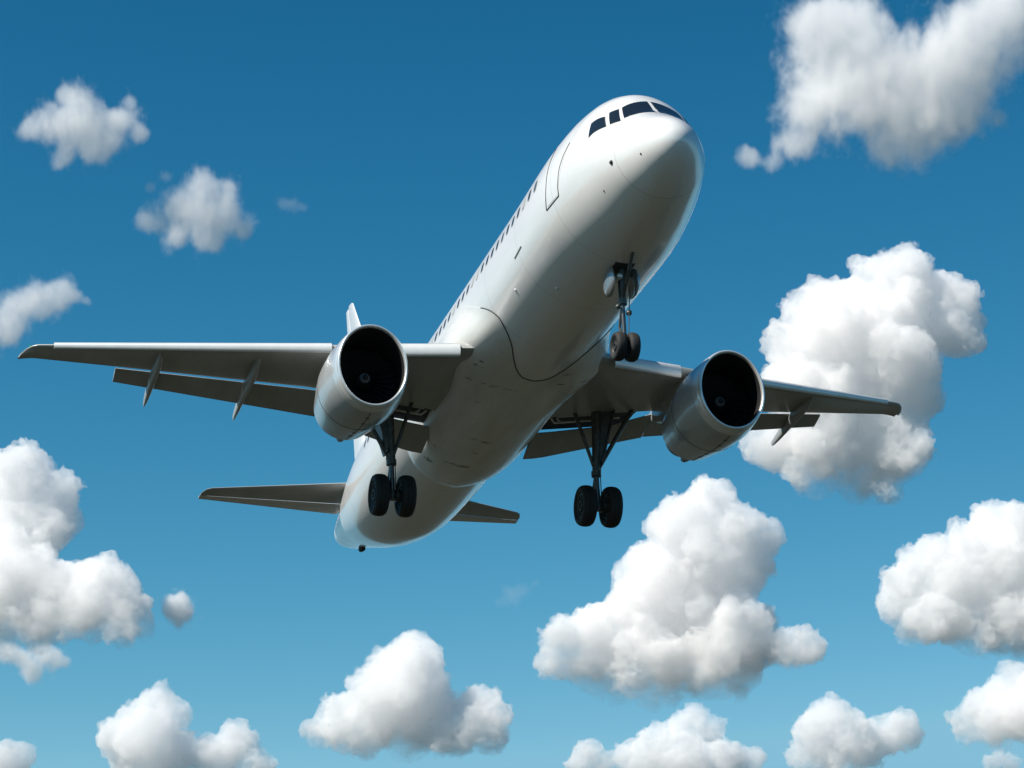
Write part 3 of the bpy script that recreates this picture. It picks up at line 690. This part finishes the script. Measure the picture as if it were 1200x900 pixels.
cloud([(835, 600, 34), (795, 615, 32), (870, 625, 30), (893, 640, 22), (905, 618, 9), (830, 650, 55), (770, 670, 36), (860, 670, 40), (745, 700, 30), (800, 720, 62), (860, 740, 40), (700, 740, 34), (660, 750, 26), (645, 775, 20), (690, 775, 30), (760, 775, 45), (830, 775, 40), (720, 800, 20), (870, 785, 22), (770, 805, 20), (888, 765, 24, -25), (862, 800, 16), (895, 735, 16, -25)],
      3300, PUFF, "large towering white cumulus cloud below the engine nearest the nose wheels", 11, flat=815)
cloud([(922, 762, 17), (942, 757, 17), (908, 769, 11), (933, 744, 11), (955, 765, 10), (918, 748, 8), (948, 742, 7), (962, 758, 6), (930, 774, 9)], 3250, PUFF, "small oval white puff at the lower right foot of the large towering cloud", 21)
cloud([(478, 768, 24), (497, 772, 20), (455, 785, 24), (480, 800, 40), (435, 812, 26), (460, 830, 42), (500, 825, 32), (412, 832, 20), (390, 828, 12), (400, 850, 24), (375, 858, 18), (430, 855, 28), (480, 858, 32), (520, 862, 22), (560, 830, 24), (580, 838, 18), (555, 855, 24), (575, 860, 18), (540, 872, 14)],
      4600, PUFF, "white cumulus cloud with a tall round tower and a smaller bump, bottom centre", 12, flat=885)
cloud([(10, 565, 36, -25), (45, 585, 34, -30), (68, 572, 16, -15), (30, 620, 45, -30), (60, 615, 24, -30), (20, 680, 50, 15), (-25, 600, 40, -30), (-30, 680, 55, 0), (70, 690, 38, 25), (120, 680, 30, 30), (145, 690, 26, 35), (165, 708, 20, 40), (110, 710, 36, 45), (150, 722, 28, 45), (60, 725, 30, 45), (10, 725, 34, 45), (175, 728, 14, 40)],
      3300, PUFF, "large two-humped white cloud with a grey base at the left edge", 13, flat=750)
cloud([(207, 714, 17), (216, 705, 11), (202, 703, 9), (215, 721, 12), (198, 716, 10), (209, 730, 6), (222, 716, 5), (212, 697, 5)], 3400, None, "small round puff just right of the grey-based two-humped cloud", 14, ragged_dens=.10)
cloud([(-5, 765, 16), (14, 768, 15), (35, 775, 18), (60, 770, 15), (38, 790, 12), (78, 776, 9), (48, 762, 12)], 3500, None, "small thin ragged cloud scrap under the grey-based two-humped cloud", 15)
cloud([(183, 828, 22), (205, 838, 18), (160, 845, 22), (140, 860, 20), (180, 865, 34), (150, 885, 24), (210, 880, 24), (240, 885, 20), (275, 872, 20), (290, 872, 14), (262, 880, 20), (265, 850, 7), (250, 895, 20), (300, 892, 14), (315, 896, 9), (180, 905, 30)],
      5200, PUFF, "white cloud of two round heads cut by the bottom edge, lower left", 16, flat=940)
cloud([(8, 880, 14), (28, 885, 11), (0, 895, 20), (20, 897, 14)], 5400, PUFF, "small cloud top peeking into the bottom left corner", 17)
cloud([(690, 882, 15), (678, 895, 14), (705, 895, 14), (735, 890, 18), (760, 880, 22), (785, 865, 22), (812, 852, 22), (835, 855, 16), (800, 890, 32), (845, 885, 20), (870, 893, 16), (887, 886, 11), (760, 905, 24)],
      5200, PUFF, "long lumpy white cloud along the bottom edge under the large towering cloud", 18, flat=940)
cloud([(972, 838, 20), (990, 848, 20), (950, 855, 20), (965, 875, 28), (1000, 870, 26), (1025, 860, 16), (1058, 850, 18), (1045, 865, 20), (1070, 862, 12), (1020, 880, 16), (940, 885, 16), (975, 895, 20)],
      5000, PUFF, "white cloud with a round head and a lower right shoulder below the oval puff", 19, flat=905)
cloud([(1168, 612, 25), (1195, 620, 28), (1130, 635, 24), (1095, 650, 22), (1075, 660, 20), (1120, 680, 45), (1170, 670, 50), (1060, 690, 26), (1048, 710, 20), (1090, 720, 32), (1140, 730, 36), (1190, 730, 40), (1225, 660, 55), (1065, 735, 18), (1230, 730, 40)],
      3600, PUFF, "large dome-shaped white cloud at the right edge, below the wing tip", 20, flat=768)
cloud([(1192, 798, 20), (1175, 815, 18), (1150, 830, 18), (1132, 842, 16), (1165, 848, 26), (1195, 840, 30), (1130, 858, 12), (1215, 830, 40)], 4300, PUFF, "white cloud sloping up to the right edge under the dome-shaped cloud", 22, flat=872)
cloud([(1160, 893, 8), (1172, 890, 8), (1185, 896, 9)], 5600, PUFF, "tiny cloud top in the bottom right corner", 23)
cloud([(1065, 315, 28), (1040, 325, 30), (1010, 350, 28), (965, 350, 24), (940, 368, 24), (1050, 370, 48), (990, 395, 50), (1105, 345, 28), (1128, 350, 22), (1120, 385, 34), (1138, 400, 18), (930, 410, 32), (1050, 430, 50), (985, 460, 55), (930, 460, 36), (1075, 465, 28), (1020, 510, 50), (960, 520, 44), (910, 520, 32), (1050, 530, 34), (1005, 555, 30), (950, 550, 30), (885, 520, 20), (1030, 572, 18)],
      2700, PUFF, "biggest bright cumulus cloud, partly hidden behind one wing tip of the airliner", 24, flat=580, lean=.32, fade=(0.0, .24))
cloud([(950, 30, 35), (985, 20, 40), (1020, 30, 34), (960, 85, 42), (1010, 80, 50), (935, 130, 30), (975, 130, 40), (1060, 100, 50), (1100, 60, 45), (1140, 30, 40), (1170, 20, 34), (1110, 110, 45), (1150, 90, 34), (1040, 140, 40), (1090, 150, 34), (920, 170, 20), (905, 195, 14), (940, 175, 20), (1130, 145, 26), (1075, 185, 20), (1170, 140, 14), (870, 185, 14), (1035, 180, 22), (1190, -5, 30), (1198, 30, 28), (1190, 70, 22), (885, 185, 13)],
      2400, None, "large soft ragged grey-white cloud cut by the top right corner", 25, fray=1.0, h=2.4)
cloud([(85, 108, 18), (70, 110, 12), (95, 130, 26), (60, 145, 24), (32, 155, 14), (85, 165, 28), (120, 150, 26), (148, 140, 20), (152, 118, 9), (165, 158, 12), (115, 180, 18), (75, 190, 12), (135, 168, 14)],
      2500, None, "ragged wispy white cloud nearest the top left corner", 26, fray=1.0, h=2.0)
cloud([(240, 210, 18), (220, 235, 24), (255, 240, 26), (195, 255, 24), (170, 262, 14), (235, 268, 28), (275, 262, 20), (205, 280, 16), (250, 285, 14), (288, 272, 10), (265, 220, 14), (190, 205, 10), (175, 218, 8)],
      2500, None, "ragged wispy white cloud below and right of the top left one", 27, fray=1.0, h=2.0)
cloud([(70, 335, 16), (45, 345, 20), (20, 360, 24), (70, 350, 18), (-5, 385, 26), (90, 348, 10), (15, 390, 18), (50, 365, 14), (102, 354, 6)],
      2600, None, "soft wispy cloud at the left edge just above the wing tip", 28, fray=1.0, h=2.0)
cloud([(330, 240, 9), (345, 238, 11), (356, 243, 6)], 2600, None, "faint thin shred of cloud right of the lower of the two ragged wispy clouds", 31, h=1.5, ragged_dens=.012)
cloud([(585, 706, 9), (600, 696, 14), (615, 690, 10), (628, 684, 6)], 3000, None, "faint thin veil of cloud just left of the large towering cloud", 32, h=1.5, ragged_dens=.008)
